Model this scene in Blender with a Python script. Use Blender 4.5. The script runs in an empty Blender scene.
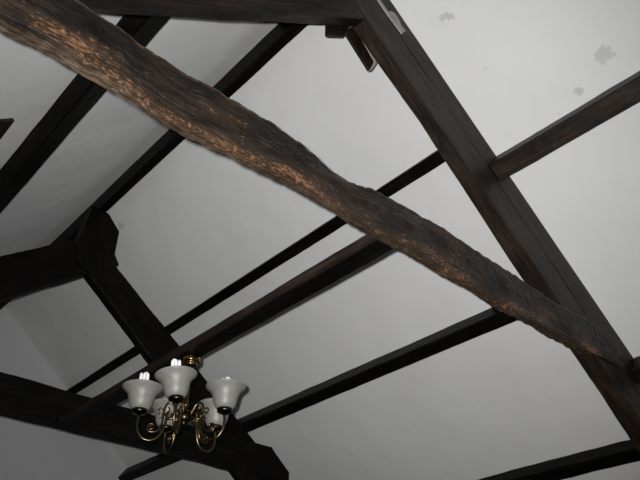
import bpy, bmesh, math, random
from mathutils import Vector, Matrix, noise
random.seed(4)
C = bpy.context.scene
COL = C.collection
S = 1.15                     # metres per working unit
H = 1.62                     # eye height; working z is measured from there
def W(x, y, z): return Vector((x*S, y*S, z*S + H))
SL = .801                    # roof pitch as rise over run
CR, CLF = 3.31, 1.52         # right slope z = CR - SL x ; left slope z = CLF + SL x
XA = (CR-CLF)/(2*SL); ZA = CR - SL*XA
n_ = math.hypot(1, SL); TX, TZ = 1/n_, SL/n_
YG = 4.57                    # far gable
# ---------------------------------------------------------------- helpers
def tag(o, label=None, cat=None, group=None, kind=None):
    if label: o['label'] = label
    if cat: o['category'] = cat
    if group: o['group'] = group
    if kind: o['kind'] = kind
    return o
def empty(name, loc):
    o = bpy.data.objects.new(name, None); COL.objects.link(o)
    o.location = loc; o.empty_display_size = .05
    return o
def link(name, me, mat, parent=None, smooth=False):
    o = bpy.data.objects.new(name, me); COL.objects.link(o)
    if mat: me.materials.append(mat)
    if smooth:
        for f in me.polygons: f.use_smooth = True
    if parent:
        o.parent = parent
        o.matrix_parent_inverse = Matrix.Translation(-parent.location)
        # keep world placement: geometry is in world space
    return o
def timber(name, mat, ring, length, parent=None, amp=.004, step=.03, sub=4, soft=.006, seed=0, lump=1.0, chip=.25):
    """ring(t) -> four world corners; sides are subdivided, arrises softened, faces hewn."""
    nl = max(3, int(length/step)); bm = bmesh.new(); uvl = bm.loops.layers.uv.new('UVMap')
    rows = []; vv = None
    fr = [0, .06] + [i/sub for i in range(1, sub)] + [.94]
    for i in range(nl+1):
        t = i/nl; c = ring(t); cen = (c[0]+c[1]+c[2]+c[3])/4
        pts = []; v = 0; vs = []
        for k in range(4):
            a, b = c[k], c[(k+1) % 4]; L = (b-a).length
            for f in fr:
                p = a.lerp(b, f)
                if f == 0: p = p + (cen-p).normalized()*soft
                q = p*7 + Vector((seed*13.1, seed*5.7, 0))
                d = noise.noise(q)*.55*lump + noise.noise(p*2.3+Vector((seed, 0, 3)))*.7*lump + noise.noise(q*5)*chip + noise.noise(q*11)*chip*.6
                p = p + (p-cen).normalized()*d*amp
                pts.append(p); vs.append(v+f*L)
            v += L
        vs.append(v); rows.append([bm.verts.new(p) for p in pts])
        if vv is None: vv = vs
    n = len(rows[0])
    for i in range(nl):
        for j in range(n):
            k = (j+1) % n
            f = bm.faces.new((rows[i][j], rows[i][k], rows[i+1][k], rows[i+1][j]))
            for l, (a, b) in zip(f.loops, ((i, vv[j]), (i, vv[j+1]), (i+1, vv[j+1]), (i+1, vv[j]))):
                l[uvl].uv = (a*length/nl + seed*3.7, b)
    for r, rev in ((rows[0], True), (rows[-1], False)):
        f = bm.faces.new(list(reversed(r)) if rev else r)
        cc = sum((v.co for v in r), Vector())/n
        for l in f.loops:
            d = l.vert.co-cc; l[uvl].uv = (seed*2+d.x+d.y, d.z*1.0)
    bmesh.ops.recalc_face_normals(bm, faces=bm.faces)
    me = bpy.data.meshes.new(name); bm.to_mesh(me); bm.free()
    return link(name, me, mat, parent)
def interp(tab, x):
    if x <= tab[0][0]: return tab[0][1]
    for (a, b), (c, d) in zip(tab, tab[1:]):
        if x <= c: return b+(d-b)*(x-a)/(c-a)
    return tab[-1][1]
def prism(name, mat, poly, y0, y1, parent=None, seed=0):
    """solid traced in a plane across the room, with a depth along the room"""
    bm = bmesh.new(); uvl = bm.loops.layers.uv.new('UVMap')
    a = [bm.verts.new(W(x, y0, z)) for x, z in poly]; b = [bm.verts.new(W(x, y1, z)) for x, z in poly]
    bm.faces.new(a); bm.faces.new(list(reversed(b)))
    for i in range(len(a)):
        j = (i+1) % len(a); bm.faces.new((a[i], b[i], b[j], a[j]))
    bmesh.ops.recalc_face_normals(bm, faces=bm.faces)
    bmesh.ops.bevel(bm, geom=bm.edges[:], offset=.002, segments=1, affect='EDGES')
    for f in bm.faces:
        for l in f.loops:
            l[uvl].uv = (l.vert.co.z+seed, l.vert.co.x+l.vert.co.y)
    me = bpy.data.meshes.new(name); bm.to_mesh(me); bm.free()
    return link(name, me, mat, parent)
# ---------------------------------------------------------------- materials
def nodes(name):
    m = bpy.data.materials.new(name); m.use_nodes = True; nt = m.node_tree
    return m, nt, nt.nodes, nt.links, nt.nodes['Principled BSDF']
def ramp(N, stops):
    r = N.new('ShaderNodeValToRGB'); e = r.color_ramp.elements
    while len(e) < len(stops): e.new(.5)
    for k, (p, c) in zip(e, stops): k.position = p; k.color = (*c, 1)
    return r
def wood(name, dark, mid, light, rough=.5, wear=0, arris=None, spec=.16, bump=.5, face=None, grain=(4, 70, 1)):
    m, nt, N, L, b = nodes(name)
    uv = N.new('ShaderNodeUVMap'); uv.uv_map = 'UVMap'
    mp = N.new('ShaderNodeMapping'); mp.inputs['Scale'].default_value = grain; L.new(uv.outputs[0], mp.inputs[0])
    g = N.new('ShaderNodeTexNoise'); g.inputs['Scale'].default_value = 1; g.inputs['Detail'].default_value = 6; g.inputs['Distortion'].default_value = .6
    L.new(mp.outputs[0], g.inputs[0])
    mp2 = N.new('ShaderNodeMapping'); mp2.inputs['Scale'].default_value = (5, 11, 1); L.new(uv.outputs[0], mp2.inputs[0])
    p = N.new('ShaderNodeTexNoise'); p.inputs['Scale'].default_value = 1; p.inputs['Detail'].default_value = 5; L.new(mp2.outputs[0], p.inputs[0])
    mx = N.new('ShaderNodeMath'); mx.operation = 'ADD'; L.new(g.outputs[0], mx.inputs[0]); L.new(p.outputs[0], mx.inputs[1])
    hf = N.new('ShaderNodeMath'); hf.operation = 'MULTIPLY'; hf.inputs[1].default_value = .5; L.new(mx.outputs[0], hf.inputs[0])
    r = ramp(N, [(.36, dark), (.52, mid), (.68, light)]); L.new(hf.outputs[0], r.inputs[0])
    col = r.outputs[0]
    if face:                                  # past a given v the timber blends to a second colour ramp
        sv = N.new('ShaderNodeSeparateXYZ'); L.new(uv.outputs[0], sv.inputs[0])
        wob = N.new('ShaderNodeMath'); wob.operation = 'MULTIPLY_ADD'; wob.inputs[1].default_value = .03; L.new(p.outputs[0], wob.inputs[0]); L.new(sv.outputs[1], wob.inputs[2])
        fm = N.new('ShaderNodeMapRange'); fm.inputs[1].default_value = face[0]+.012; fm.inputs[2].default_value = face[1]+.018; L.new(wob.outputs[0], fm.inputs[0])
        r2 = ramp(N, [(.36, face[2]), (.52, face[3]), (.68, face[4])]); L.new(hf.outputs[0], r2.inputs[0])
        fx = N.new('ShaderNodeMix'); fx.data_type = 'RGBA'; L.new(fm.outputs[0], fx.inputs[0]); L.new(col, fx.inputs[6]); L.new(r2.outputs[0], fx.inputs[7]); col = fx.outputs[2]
    if wear:
        mp3 = N.new('ShaderNodeMapping'); mp3.inputs['Scale'].default_value = (55, 120, 1); L.new(uv.outputs[0], mp3.inputs[0])
        w = N.new('ShaderNodeTexNoise'); w.inputs['Scale'].default_value = 1; w.inputs['Detail'].default_value = 6; w.inputs['Roughness'].default_value = .7; L.new(mp3.outputs[0], w.inputs[0])
        mp4 = N.new('ShaderNodeMapping'); mp4.inputs['Scale'].default_value = (3.5, 9, 1); L.new(uv.outputs[0], mp4.inputs[0])
        w2 = N.new('ShaderNodeTexNoise'); w2.inputs['Scale'].default_value = 1; w2.inputs['Detail'].default_value = 4; L.new(mp4.outputs[0], w2.inputs[0])
        sp = N.new('ShaderNodeSeparateXYZ'); L.new(uv.outputs[0], sp.inputs[0])
        s1 = N.new('ShaderNodeMath'); s1.operation = 'SUBTRACT'; s1.inputs[1].default_value = arris[0]; L.new(sp.outputs[1], s1.inputs[0])
        s2 = N.new('ShaderNodeMath'); s2.operation = 'ABSOLUTE'; L.new(s1.outputs[0], s2.inputs[0])
        s3 = N.new('ShaderNodeMapRange'); s3.inputs[1].default_value = 0; s3.inputs[2].default_value = arris[1]; s3.inputs[3].default_value = .14; s3.inputs[4].default_value = -.02; L.new(s2.outputs[0], s3.inputs[0])
        t1 = N.new('ShaderNodeMath'); t1.operation = 'ADD'; L.new(w.outputs[0], t1.inputs[0]); L.new(s3.outputs[0], t1.inputs[1])
        t2 = N.new('ShaderNodeMath'); t2.operation = 'MULTIPLY_ADD'; t2.inputs[1].default_value = .9; t2.inputs[2].default_value = -.45; L.new(w2.outputs[0], t2.inputs[0])
        t3 = N.new('ShaderNodeMath'); t3.operation = 'ADD'; L.new(t1.outputs[0], t3.inputs[0]); L.new(t2.outputs[0], t3.inputs[1])
        rr = N.new('ShaderNodeMapRange'); rr.inputs[1].default_value = .69-wear; rr.inputs[2].default_value = .82-wear; L.new(t3.outputs[0], rr.inputs[0])
        u1 = N.new('ShaderNodeMath'); u1.operation = 'ADD'; L.new(t2.outputs[0], u1.inputs[0]); L.new(s3.outputs[0], u1.inputs[1])
        u2 = N.new('ShaderNodeMapRange'); u2.inputs[1].default_value = .0; u2.inputs[2].default_value = .22; u2.inputs[4].default_value = .6; L.new(u1.outputs[0], u2.inputs[0])
        um = N.new('ShaderNodeMix'); um.data_type = 'RGBA'; L.new(u2.outputs[0], um.inputs[0]); L.new(col, um.inputs[6]); um.inputs[7].default_value = (.045, .028, .017, 1); col = um.outputs[2]
        mm = N.new('ShaderNodeMix'); mm.data_type = 'RGBA'; L.new(rr.outputs[0], mm.inputs[0]); L.new(col, mm.inputs[6]); mm.inputs[7].default_value = (.18, .088, .045, 1)
        col = mm.outputs[2]
    L.new(col, b.inputs['Base Color'])
    b.inputs['Roughness'].default_value = rough; b.inputs['Specular IOR Level'].default_value = spec
    bp = N.new('ShaderNodeBump'); bp.inputs['Strength'].default_value = bump; bp.inputs['Distance'].default_value = .006
    L.new(mx.outputs[0], bp.inputs['Height']); L.new(bp.outputs[0], b.inputs['Normal'])
    return m
OAK = wood('dark_oak', (.003, .0024, .0020), (.0095, .0068, .0052), (.028, .019, .013))
OAKB = wood('brown_oak', (.005, .0036, .0028), (.0145, .0095, .0067), (.034, .021, .0135))
BLACK = wood('black_stain', (.0012, .001, .0009), (.0028, .0022, .0019), (.0075, .0055, .0044), spec=.09)
WORN = wood('worn_oak', (.0022, .0018, .0015), (.0105, .0078, .0062), (.046, .033, .025), rough=.46, wear=.01, arris=(.165, .11), bump=1.0, grain=(15, 105, 1), face=(.185, .19, (.014, .010, .0075), (.036, .025, .017), (.095, .065, .042)))
CHIP = wood('chipped_plaster', (.20, .19, .185), (.27, .255, .25), (.34, .325, .32), rough=.9, grain=(20, 20, 1))
PALE = wood('pale_end_grain', (.2, .17, .14), (.32, .28, .25), (.45, .42, .38), rough=.8)

def stain_mask(N, L, coord, centers, out=None):
    acc = None
    nz = N.new('ShaderNodeTexNoise'); nz.inputs['Scale'].default_value = 38; nz.inputs['Detail'].default_value = 4; L.new(coord, nz.inputs[0])
    for (c, rad, amt) in centers:
        d = N.new('ShaderNodeVectorMath'); d.operation = 'DISTANCE'; L.new(coord, d.inputs[0]); d.inputs[1].default_value = c
        a = N.new('ShaderNodeMath'); a.operation = 'MULTIPLY_ADD'; a.inputs[1].default_value = rad*3.0; a.inputs[2].default_value = -rad*1.5; L.new(nz.outputs[0], a.inputs[0])
        s = N.new('ShaderNodeMath'); s.operation = 'ADD'; L.new(d.outputs['Value'], s.inputs[0]); L.new(a.outputs[0], s.inputs[1])
        r = N.new('ShaderNodeMapRange'); r.inputs[1].default_value = rad; r.inputs[2].default_value = rad*.75; r.inputs[3].default_value = 0; r.inputs[4].default_value = amt; L.new(s.outputs[0], r.inputs[0])
        if acc is None: acc = r.outputs[0]
        else:
            q = N.new('ShaderNodeMath'); q.operation = 'MAXIMUM'; L.new(acc, q.inputs[0]); L.new(r.outputs[0], q.inputs[1]); acc = q.outputs[0]
    return acc
def plaster(name, base, centers=()):
    m, nt, N, L, b = nodes(name)
    tc = N.new('ShaderNodeTexCoord'); co = tc.outputs['Object']
    n1 = N.new('ShaderNodeTexNoise'); n1.inputs['Scale'].default_value = 1.6; n1.inputs['Detail'].default_value = 4; L.new(co, n1.inputs[0])
    r = ramp(N, [(.3, tuple(c*.94 for c in base)), (.7, base)]); L.new(n1.outputs[0], r.inputs[0])
    col = r.outputs[0]
    sp = N.new('ShaderNodeTexVoronoi'); sp.inputs['Scale'].default_value = 5.5; L.new(co, sp.inputs[0])      # fly specks
    sr = N.new('ShaderNodeMapRange'); sr.inputs[1].default_value = .018; sr.inputs[2].default_value = .03; sr.inputs[3].default_value = .45; sr.inputs[4].default_value = 0; L.new(sp.outputs['Distance'], sr.inputs[0])
    mz = N.new('ShaderNodeMix'); mz.data_type = 'RGBA'; L.new(sr.outputs[0], mz.inputs[0]); L.new(col, mz.inputs[6]); mz.inputs[7].default_value = (.25, .24, .22, 1); col = mz.outputs[2]
    if centers:
        a = stain_mask(N, L, co, centers)
        mm = N.new('ShaderNodeMix'); mm.data_type = 'RGBA'; L.new(a, mm.inputs[0]); L.new(col, mm.inputs[6]); mm.inputs[7].default_value = (.33, .33, .31, 1); col = mm.outputs[2]
    L.new(col, b.inputs['Base Color']); b.inputs['Roughness'].default_value = .8; b.inputs['Specular IOR Level'].default_value = .2
    n2 = N.new('ShaderNodeTexNoise'); n2.inputs['Scale'].default_value = 9; n2.inputs['Detail'].default_value = 5; L.new(co, n2.inputs[0])
    n3 = N.new('ShaderNodeTexNoise'); n3.inputs['Scale'].default_value = 2.2; L.new(co, n3.inputs[0])
    ad = N.new('ShaderNodeMath'); ad.operation = 'MULTIPLY_ADD'; ad.inputs[1].default_value = 4; L.new(n3.outputs[0], ad.inputs[0]); L.new(n2.outputs[0], ad.inputs[2])
    bp = N.new('ShaderNodeBump'); bp.inputs['Strength'].default_value = .5; bp.inputs['Distance'].default_value = .006; L.new(ad.outputs[0], bp.inputs['Height']); L.new(bp.outputs[0], b.inputs['Normal'])
    return m
# ---------------------------------------------------------------- camera
FPX, PITCH, YAW, ROLL = 676.626, .611467, .743717, -.00371945
F = Vector((math.sin(YAW)*math.cos(PITCH), math.cos(YAW)*math.cos(PITCH), math.sin(PITCH)))
R0 = Vector((math.cos(YAW), -math.sin(YAW), 0)); U0 = R0.cross(F)
R = R0*math.cos(ROLL)+U0*math.sin(ROLL); U = -R0*math.sin(ROLL)+U0*math.cos(ROLL)
cd = bpy.data.cameras.new('camera'); cam = bpy.data.objects.new('camera', cd); COL.objects.link(cam)
M = Matrix((R, U, -F)).transposed().to_4x4(); M.translation = W(0, 0, 0); cam.matrix_world = M
cd.sensor_width = 36; cd.lens = FPX*36/640; cd.clip_start = .02
C.camera = cam
# ---------------------------------------------------------------- setting
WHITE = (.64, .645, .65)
def slab(name, pts, n, th, mat, kind='structure'):
    bm = bmesh.new(); a = [bm.verts.new(p) for p in pts]; b = [bm.verts.new(p+n*th) for p in pts]
    bm.faces.new(a); bm.faces.new(list(reversed(b)))
    for i in range(len(a)):
        j = (i+1) % len(a); bm.faces.new((a[i], b[i], b[j], a[j]))
    bmesh.ops.recalc_face_normals(bm, faces=bm.faces)
    me = bpy.data.meshes.new(name); bm.to_mesh(me); bm.free()
    return tag(link(name, me, mat), kind=kind)
Y0 = -2.6; ZE = -.2; XR = (CR-ZE)/SL; XL = (ZE-CLF)/SL; TH = .06
def pix(px, py):
    return F*FPX + R*(px-320) + U*(240-py)
def pix_right(px, py):      # where a line of sight meets the right slope
    r = pix(px, py); return W(*(r*(CR/(r.z+SL*r.x))))
ST = [(pix_right(446, 17), .026, .5), (pix_right(604, 55), .036, .42), (pix_right(579, 92), .018, .5), (pix_right(121, 226), .03, .5), (pix_right(486, 68), .012, .2), (pix_right(330,290), .03, .08)]
PL = plaster('white_plaster', WHITE, [(tuple(c), r, a) for c, r, a in ST])
nr, nl_ = Vector((TZ, 0, TX)), Vector((-TZ, 0, TX))
slab('ceiling', [W(XA, Y0, ZA), W(XA, YG+.05, ZA), W(XR, YG+.05, ZE), W(XR, Y0, ZE)], nr, TH, PL)
slab('ceiling', [W(XL, Y0, ZE), W(XL, YG+.05, ZE), W(XA, YG+.05, ZA), W(XA, Y0, ZA)], nl_, TH, PL)
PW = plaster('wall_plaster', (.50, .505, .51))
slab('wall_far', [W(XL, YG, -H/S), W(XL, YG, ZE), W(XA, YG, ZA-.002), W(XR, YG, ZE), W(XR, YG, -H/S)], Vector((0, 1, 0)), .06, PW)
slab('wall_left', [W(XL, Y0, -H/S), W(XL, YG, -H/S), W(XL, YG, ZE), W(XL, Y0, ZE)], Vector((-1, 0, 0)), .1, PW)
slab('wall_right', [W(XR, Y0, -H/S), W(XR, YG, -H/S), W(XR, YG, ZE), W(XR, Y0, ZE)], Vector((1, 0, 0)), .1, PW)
mfl, nt, N, L, b = nodes('floor_boards'); tcf = N.new('ShaderNodeTexCoord'); nf = N.new('ShaderNodeTexWave'); nf.inputs['Scale'].default_value = 1.2; nf.inputs['Distortion'].default_value = 2
L.new(tcf.outputs['Object'], nf.inputs[0]); rf = ramp(N, [(0, (.10, .06, .035)), (1, (.16, .10, .06))]); L.new(nf.outputs[0], rf.inputs[0]); L.new(rf.outputs[0], b.inputs['Base Color'])
slab('floor', [W(XL, Y0, -H/S), W(XR, Y0, -H/S), W(XR, YG, -H/S), W(XL, YG, -H/S)], Vector((0, 0, -1)), .1, mfl)
# ---------------------------------------------------------------- longitudinal timbers
PG = 'purlins under the sloping ceiling'
def purlin_right(x0, d, w, ya, yb, mat, label, seed, group=PG, amp=.004):
    z0 = CR-SL*x0
    def ring(t):
        y = ya+(yb-ya)*t
        a = (x0, z0+.001); b = (x0-TZ*d, z0-TX*d); c = (b[0]+TX*w, b[1]-TZ*w); e = (a[0]+TX*w, a[1]-TZ*w)
        return [W(q[0], y, q[1]) for q in (a, b, c, e)]
    o = timber('purlin', mat, ring, (yb-ya)*S, amp=amp, seed=seed, sub=3)
    return tag(o, label, 'roof beam', group)
def purlin_left(xa, d, w, ya, yb, mat, label, seed, amp=.004):
    z0 = CLF+SL*xa                       # xa: down-slope contact edge
    def ring(t):
        y = ya+(yb-ya)*t
        a = (xa, z0+.001); b = (xa+TZ*d, z0-TX*d); c = (b[0]+TX*w, b[1]+TZ*w); e = (a[0]+TX*w, a[1]+TZ*w)
        return [W(q[0], y, q[1]) for q in (a, b, c, e)]
    return tag(timber('purlin', mat, ring, (yb-ya)*S, amp=amp, seed=seed, sub=3), label, 'roof beam', PG)
def xr(ratio):                            # contact edge on the right slope seen along this direction
    z = CR/(1+SL*ratio); return ratio*z
YE = YG-.002
purlin_right(xr(.925), .06, .052, 1.072, YE, BLACK, 'thin near-black purlin running just above the beam that carries the chandelier', 1)
purlin_right(xr(1.585), .105, .062, 1.072, YE, BLACK, 'dark purlin crossing the lower right ceiling from behind the chandelier to the near truss', 2)
purlin_right(xr(3.03), .08, .061, 1.072, YE, BLACK, 'lowest dark purlin on the right slope, in the bottom right corner', 3, amp=.006)
purlin_right(xr(1.036), .125, .075, -1.5, .997, OAKB, 'brown purlin with a pale scar right of the near rafter, butting against it', 4, amp=.006)
purlin_right(xr(2.236), .10, .07, -1.5, .997, OAK, 'short bit of dark purlin at the right edge, butting the foot of the near truss', 5)
purlin_left(.473, .08, .095, -1.5, YE, BLACK, 'dark purlin on the left slope crossing behind the large diagonal beam at upper left', 6)
a_ = .3787-.08*TX
purlin_left(a_, .014, .08, 2.099, YE, OAKB, 'brown cut-off purlin stub poking in at the left edge', 7, amp=.0005)
def ring(t):
    y = -1.5+(YE+1.5)*t
    return [W(1.110, y, ZA+.0), W(1.110, y, 2.30), W(1.156, y, 2.30), W(1.156, y, ZA-.0)]
tag(timber('ridge_beam', BLACK, ring, (YE+1.5)*S, seed=8, sub=3), 'dark ridge beam along the fold where the two ceiling slopes meet', 'roof beam')
ZB = 1.082
def ring(t):
    y = 1.028+(3.018-1.028)*t
    return [W(1.152, y, ZB+.033), W(1.152, y, ZB), W(1.231, y, ZB), W(1.231, y, ZB+.033)]
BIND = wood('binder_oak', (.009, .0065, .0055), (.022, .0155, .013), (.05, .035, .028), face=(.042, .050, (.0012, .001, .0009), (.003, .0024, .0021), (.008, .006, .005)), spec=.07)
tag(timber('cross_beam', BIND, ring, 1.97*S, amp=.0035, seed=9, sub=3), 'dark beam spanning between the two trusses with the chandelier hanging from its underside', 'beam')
# ---------------------------------------------------------------- trusses
top_tab = [(-2, 1.25), (.229,1.255),(.309,1.248),(.346,1.246),(.381,1.236),(.507,1.232),(.562,1.242),(.643,1.242),(.754,1.251),(.86,1.238),(.91,1.226),(.954,1.209),(1.024,1.203),(1.135,1.236),(1.207,1.238),(1.333,1.244),(1.435,1.253),(1.534,1.246),(1.682,1.239),(1.837,1.238),(2.092,1.225),(2.296,1.238),(3,1.24)]
bot_tab = [(-2,1.09),(.098,1.088),(.22,1.091),(.274,1.086),(.35,1.088),(.438,1.074),(.542,1.08),(.70,1.085),(.839,1.092),(1.017,1.074),(1.152,1.082),(1.312,1.084),(1.735,1.08),(2.0,1.08),(2.163,1.092),(2.435,1.10),(3,1.10)]
bk_tab = [(-2,1.04),(.115,1.041),(.267,1.034),(.336,1.036),(.422,1.028),(.523,1.039),(.643,1.03),(.771,1.027),(.885,1.026),(.971,1.014),(1.072,1.022),(1.267,1.026),(1.411,1.031),(1.554,1.027),(1.699,1.038),(1.838,1.027),(2.045,1.034),(2.194,1.04),(3,1.04)]
def slope_timber(name, mat, x0, x1, cb, ct, y0, y1, right, parent, seed, amp=.004, sub=4, soft=.006):
    """principal rafter; cb(x) / ct(x) give the underside and top offsets along the slope"""
    sg = -1 if right else 1
    def ring(t):
        x = x0+(x1-x0)*t; d = (ct(x)-cb(x))*TX*TZ      # square to the slope
        zb = cb(x)+sg*SL*x
        # top points displaced square to the slope
        dx = (ct(x)-cb(x))*TX*TZ*(-sg); dz = (ct(x)-cb(x))*TX*TX
        yy = y1(x) if callable(y1) else y1
        return [W(x+dx, y0, zb+dz), W(x, y0, zb), W(x, yy, zb), W(x+dx, yy, zb+dz)]
    return timber(name, mat, ring, abs(x1-x0)/TX*S, parent, amp=amp, seed=seed, sub=sub, soft=soft)
near = empty('roof_truss', W(XA, 1.03, 1.08))
tag(near, 'near roof truss with a large rough-hewn beam flecked with bare orange wood', 'roof truss', 'roof trusses')
def ring(t):
    x = -1.3+(2.54+1.3)*t; yb = interp(bk_tab, x)-.006
    return [W(x*.992, .992, interp(top_tab, x)*.992-.003), W(x*.992, .992, interp(bot_tab, x)*.992), W(x, yb, interp(bot_tab, x)*.992), W(x, 1.03, interp(top_tab, x)*.992)]
o = timber('collar_beam', WORN, ring, 3.82*S, near, amp=.007, step=.01, sub=8, soft=.008, seed=11, lump=.6, chip=.7)
tag(o, 'rough worn collar beam with orange flecks along its lower edge')
slope_timber('principal_rafter', OAKB, .99, 3.9, lambda x: 2.925, lambda x: 3.155-.04*(x-1.2), 1.0, lambda x: interp([(1.25, 1.062), (1.45, 1.056), (1.6, 1.058), (1.84, 1.068), (2.0, 1.072), (2.26, 1.072), (2.5, 1.078)], x), True, near, 12, amp=.006, sub=6)
slope_timber('principal_rafter', OAK, -1.9, 1.165, lambda x: 1.10-.02*(1.15-x), lambda x: 1.37, 1.003, 1.05, False, near, 13, amp=.006, sub=5)
# packing timber between the near rafter and the plaster
o = slope_timber('packing_rafter', OAK, 1.12, 4.0, lambda x: 3.16-.04*(x-1.2)+max(0, 1.36-x)*.09, lambda x: CR+.003, 1.002, 1.06, True, near, 14, amp=.002, sub=3, soft=.003)
tag(o, 'narrow dark timber filling the gap between rafter and plaster')
far = empty('roof_truss', W(XA, 3.06, 1.08))
tag(far, 'far roof truss, small and near-black, behind the chandelier', 'roof truss', 'roof trusses')
def ring(t):
    x = -1.3+(2.53+1.3)*t
    zt = 1.25 if x < 2.40 else 1.245-.81*(x-2.40)
    zb = 1.078
    return [W(x, 3.02, zt), W(x, 3.02, zb), W(x, 3.066, zb), W(x, 3.066, zt)]
timber('collar_beam', BLACK, ring, 3.83*S, far, amp=.007, seed=21, sub=4)
slope_timber('principal_rafter', BLACK, 1.14, 3.9, lambda x: 2.80, lambda x: 3.03+.065*(x-1.3), 3.024, 3.085, True, far, 22, amp=.007)
slope_timber('principal_rafter', BLACK, -1.9, 1.139, lambda x: .982, lambda x: 1.245, 3.024, 3.085, False, far, 23, amp=.007)
prism('saddle_block', BLACK, [(1.13, 1.90), (1.06, 1.93), (1.044, 2.075), (1.074, 2.30), (1.115, 2.302), (1.168, 2.295), (1.249, 2.211), (1.249, 2.06), (1.285, 2.005), (1.165, 1.885)], 3.012, 3.09, far, 24)
# nailed cleats behind the apex of the near truss
def pxy(px, py, y): r = pix(px, py); r = r*(y/r.y); return (r.x, r.z)
k = empty('timber_cleat', W(1.08, 1.09, 1.95))
tag(k, 'small brown wooden block under the top joint of the near truss', 'wood block')
prism('block', OAKB, [pxy(px, py, 1.07) for px, py in ((327, 16), (327, 35), (344, 36), (350, 25), (350, 16))], 1.07, 1.082, k, 31)
k2 = empty('timber_batten', W(1.2, 1.09, 1.9))
tag(k2, 'short brown batten with a split pale end beside the near rafter top', 'batten')
prism('board', OAKB, [pxy(px, py, 1.071) for px, py in ((345, 31), (369.5, 70), (374.5, 62), (354, 25))], 1.071, 1.082, k2, 32)
prism('split_end', PALE, [pxy(px, py, 1.07) for px, py in ((370, 70), (372, 70), (377, 63), (376, 58), (357, 29), (355.5, 29), (374, 61), (373, 64))], 1.069, 1.081, k2, 33)
# plaster left on the packing timber
prism_o = prism('plaster_patch', CHIP, [pxy(px, py, .999) for px, py in ((375, -4), (377, -4), (388, 11.5), (390.5, 11), (394, 12.5), (398, 18), (401, 25), (406, 31.5), (404, 32), (402, 34), (396, 26), (388, 15))], .997, 1.004, near, 34)
tag(prism_o, 'ragged pale plaster patch')
# ---------------------------------------------------------------- chandelier
def metal(name, c, r):
    m, nt, N, L, b = nodes(name); b.inputs['Metallic'].default_value = 1; b.inputs['Roughness'].default_value = r
    n = N.new('ShaderNodeTexNoise'); n.inputs['Scale'].default_value = 60; rp = ramp(N, [(.35, tuple(v*.55 for v in c)), (.65, c)]); L.new(n.outputs[0], rp.inputs[0]); L.new(rp.outputs[0], b.inputs['Base Color'])
    return m
BRASS = metal('antique_brass', (.19, .14, .07), .3)
BRIGHT = metal('polished_brass', (.34, .26, .10), .22)
DARKM = metal('dark_bronze', (.05, .038, .024), .3)
mg, nt, N, L, b = nodes('frosted_glass')
N.remove(b); out = N['Material Output']
d = N.new('ShaderNodeBsdfDiffuse'); d.inputs[0].default_value = (.34, .34, .32, 1)
tr = N.new('ShaderNodeBsdfTranslucent'); tr.inputs[0].default_value = (.36, .35, .315, 1)
gl = N.new('ShaderNodeBsdfGlossy'); gl.inputs['Roughness'].default_value = .5; gl.inputs[0].default_value = (.9, .9, .85, 1)
m1 = N.new('ShaderNodeMixShader'); m1.inputs[0].default_value = .4; L.new(d.outputs[0], m1.inputs[1]); L.new(tr.outputs[0], m1.inputs[2])
m2 = N.new('ShaderNodeMixShader'); m2.inputs[0].default_value = .05; L.new(m1.outputs[0], m2.inputs[1]); L.new(gl.outputs[0], m2.inputs[2]); L.new(m2.outputs[0], out.inputs[0])
nz = N.new('ShaderNodeTexNoise'); nz.inputs['Scale'].default_value = 45; nz.inputs['Detail'].default_value = 3; tcg = N.new('ShaderNodeTexCoord'); L.new(tcg.outputs['Object'], nz.inputs[0])
rg = ramp(N, [(.3, (.26, .26, .245)), (.7, (.33, .33, .31))]); L.new(nz.outputs[0], rg.inputs[0]); L.new(rg.outputs[0], d.inputs[0])
mb, nt, N, L, b = nodes('bulb_white'); b.inputs['Roughness'].default_value = .25
nb = N.new('ShaderNodeTexNoise'); nb.inputs['Scale'].default_value = 20; rb = ramp(N, [(.3, (.90, .90, .92)), (.7, (.95, .95, .96))]); L.new(nb.outputs[0], rb.inputs[0]); L.new(rb.outputs[0], b.inputs['Base Color'])
BULB = mb
def mesh(name, bm, mat, parent, smooth=True):
    bmesh.ops.recalc_face_normals(bm, faces=bm.faces)
    me = bpy.data.meshes.new(name); bm.to_mesh(me); bm.free()
    for f in me.polygons: f.use_smooth = smooth
    me.materials.append(mat); o = bpy.data.objects.new(name, me); COL.objects.link(o); o.parent = parent
    return o
def lathe(bm, prof, n=28, cx=0, cy=0):
    rows = [[bm.verts.new((cx+r*math.cos(2*math.pi*i/n), cy+r*math.sin(2*math.pi*i/n), z)) for i in range(n)] for r, z in prof]
    for a, b in zip(rows, rows[1:]):
        for i in range(n):
            j = (i+1) % n; bm.faces.new((a[i], a[j], b[j], b[i]))
    return rows
def capped(bm, prof, **k):
    rows = lathe(bm, prof, **k); bm.faces.new(rows[0]); bm.faces.new(rows[-1])
def smoothpath(p, n=6):
    p = [Vector(v) for v in p]; q = [p[0]*2-p[1]]+p+[p[-1]*2-p[-2]]; o = []
    for i in range(1, len(q)-2):
        for k in range(n):
            t = k/n; a, b, c, d = q[i-1], q[i], q[i+1], q[i+2]
            o.append(.5*((2*b)+(c-a)*t+(2*a-5*b+4*c-d)*t*t+(3*b-a-3*c+d)*t**3))
    return o+[p[-1]]
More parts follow.
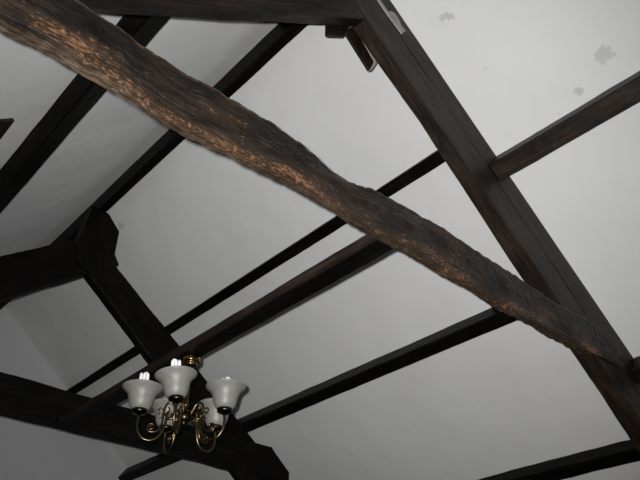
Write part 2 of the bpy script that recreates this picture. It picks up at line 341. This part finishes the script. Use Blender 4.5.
def tube(bm, pts, r, n=8):
    rows = []
    for i, p in enumerate(pts):
        t = (pts[min(i+1, len(pts)-1)]-pts[max(i-1, 0)]).normalized()
        up = Vector((0, 1, 0)) if abs(t.y) < .9 else Vector((1, 0, 0))
        a = t.cross(up).normalized(); b = t.cross(a)
        rr = r(i/(len(pts)-1)) if callable(r) else r
        rows.append([bm.verts.new(p+(a*math.cos(2*math.pi*k/n)+b*math.sin(2*math.pi*k/n))*rr) for k in range(n)])
    for a, b in zip(rows, rows[1:]):
        for i in range(n):
            j = (i+1) % n; bm.faces.new((a[i], a[j], b[j], b[i]))
    bm.faces.new(rows[0]); bm.faces.new(rows[-1])
CX, CY, CZ, CRAD, PH = 1.2030, 2.0133, .8575, .1545, -.755
ch = empty('chandelier', W(CX, CY, ZB))
tag(ch, 'antique brass five-arm chandelier with frosted white bell glass shades', 'chandelier')
dz = (CZ-ZB)*S
def s(v): return v*S
bm = bmesh.new(); capped(bm, [(s(.033), -.0005), (s(.0345), -s(.002)), (s(.035), -s(.003)), (s(.035), -s(.0195)), (s(.0345), -s(.021)), (s(.033), -s(.022)), (s(.026), -s(.0225)), (s(.0255), -s(.0235)), (s(.0255), -s(.033)), (s(.0245), -s(.035)), (s(.018), -s(.038)), (s(.008), -s(.041))])
mesh('ceiling_canopy', bm, BRIGHT, ch)
bm = bmesh.new(); capped(bm, [(s(.0075), -s(.040)), (s(.0075), dz+s(.045)), (s(.011), dz+s(.043)), (s(.011), dz+s(.036)), (s(.0065), dz+s(.034)), (s(.0065), dz+s(.02))], n=16)
mesh('stem', bm, BRASS, ch)
bm = bmesh.new(); capped(bm, [(s(.008), dz+s(.022)), (s(.020), dz+s(.018)), (s(.025), dz+s(.008)), (s(.025), dz-s(.014)), (s(.018), dz-s(.020)), (s(.012), dz-s(.026)), (s(.012), dz-s(.032)), (s(.003), dz-s(.038))])
mesh('hub', bm, DARKM, ch)
def arm_bm():
    bm = bmesh.new()
    P = [(.154, -.012), (.157, -.04), (.152, -.066), (.136, -.088), (.112, -.096), (.088, -.088), (.072, -.066), (.064, -.038), (.061, -.010), (.057, .004), (.048, .006), (.045, -.002), (.051, -.006)]
    tube(bm, smoothpath([(s(a), 0, s(b)) for a, b in P]), s(.0042))
    tube(bm, [Vector((s(a), 0, s(b))) for a, b in ((.062, -.018), (.04, -.012), (.020, -.004))], s(.0035))
    return bm
def scroll_bm():
    bm = bmesh.new(); sp = []
    for i in range(16):
        a = math.radians(-90+i*36); r = .016*(1-i/18); sp.append((.108+r*math.cos(a)*.9, -.050+r*math.sin(a)))
    P = [(.024, .004), (.034, .024), (.046, .040), (.060, .042), (.069, .030), (.072, .008), (.073, -.02), (.078, -.048), (.090, -.063)]+sp
    tube(bm, smoothpath([(s(a), 0, s(b)) for a, b in P], 4), lambda t: s(.0036-.0014*t), 7)
    for cx, cz, a0 in ((.083, .012, -60), (.083, -.006, 20), (.062, .018, 100), (.058, -.002, 180)):      # floret curls
        q = [Vector((s(cx+.0085*math.cos(math.radians(a0+k*30))), 0, s(cz+.0085*math.sin(math.radians(a0+k*30))))) for k in range(10)]
        tube(bm, q, s(.0023), 6)
    return bm
def cup_bm():
    bm = bmesh.new(); capped(bm, [(s(.005), -s(.014)), (s(.009), -s(.009)), (s(.023), -s(.006)), (s(.0265), -s(.003)), (s(.0265), s(.006)), (s(.024), s(.009)), (s(.010), s(.010))], n=24)
    return bm
def shade_bm():
    bm = bmesh.new()
    o = [(.026, .007), (.033, .012), (.039, .024), (.0425, .038), (.0455, .052), (.050, .064), (.058, .074), (.066, .081), (.0705, .086), (.0715, .0885)]
    i = [(r-.0022, z+.0012) for r, z in reversed(o)]
    prof = [(s(a), s(b)) for a, b in o+i]
    rows = lathe(bm, prof, n=48)
    return bm
def bulb_bm(h):
    bm = bmesh.new()
    capped(bm, [(s(.012), s(.011)), (s(.015), s(.02)), (s(.015), s(.045)), (s(.011), s(.052))], n=16)
    for k in range(3):
        a = math.radians(k*120+20); c, sn = math.cos(a), math.sin(a)
        cx, cy = .0115*c, .0115*sn; tx, ty = -sn*.0068, c*.0068
        q = [(cx-tx, cy-ty, .05), (cx-tx, cy-ty, h-.010), (cx-tx*.9, cy-ty*.9, h-.0045), (cx, cy, h), (cx+tx*.9, cy+ty*.9, h-.0045), (cx+tx, cy+ty, h-.010), (cx+tx, cy+ty, .05)]
        tube(bm, [Vector((s(u), s(v), s(w))) for u, v, w in q], s(.0056), 8)
    return bm
meshes = {}
for k in range(5):
    a = PH+k*2*math.pi/5; dx, dy = math.sin(a), -math.cos(a); rz = math.atan2(dy, dx)
    arm = mesh('arm', arm_bm(), BRASS, ch); arm.location = (0, 0, dz); arm.rotation_euler.z = rz
    sc = mesh('scroll', scroll_bm(), BRASS, arm)
    cp = mesh('lamp_cup', cup_bm(), DARKM, arm); cp.location = (s(CRAD), 0, 0)
    sh = mesh('lamp_shade', shade_bm(), mg, ch); sh.location = (s(CRAD)*dx, s(CRAD)*dy, dz)
    lean = {0: -7, 4: -.5, 1: -1}.get(k, 0)           # the shades sit slightly crooked in their cups
    q = Matrix.Rotation(math.radians(lean), 4, Vector((.677, .736, 0)))
    sh.rotation_euler = q.to_euler()
    if k in (0, 4, 1):
        h = {0: .139, 4: .139, 1: .118}[k]
        bb = mesh('light_bulb', bulb_bm(h), BULB, ch); bb.location = sh.location; bb.rotation_euler = (q @ Matrix.Rotation(math.atan2(-CY, -CX)+math.radians({0: 70, 4: 10, 1: 0}[k]), 4, 'Z')).to_euler()
# ---------------------------------------------------------------- light
ld = bpy.data.lights.new('camera_flash', 'SPOT'); lo = bpy.data.objects.new('camera_flash', ld); COL.objects.link(lo)
lm = M.copy(); lm.translation = W(0, 0, 0) - R*.034 + U*.03 - F*.0; lo.matrix_world = lm
ld.energy = 400; ld.shadow_soft_size = .012; ld.spot_size = math.radians(90); ld.spot_blend = 1.0; ld.color = (1, .985, .96)
w = bpy.data.worlds.new('World'); C.world = w; w.use_nodes = True
w.node_tree.nodes['Background'].inputs[0].default_value = (.80, .88, 1, 1); w.node_tree.nodes['Background'].inputs[1].default_value = .45
C.view_settings.view_transform = 'Standard'; C.view_settings.look = 'None'; C.view_settings.gamma = 1; C.view_settings.exposure = 0
C.view_settings.use_curve_mapping = False
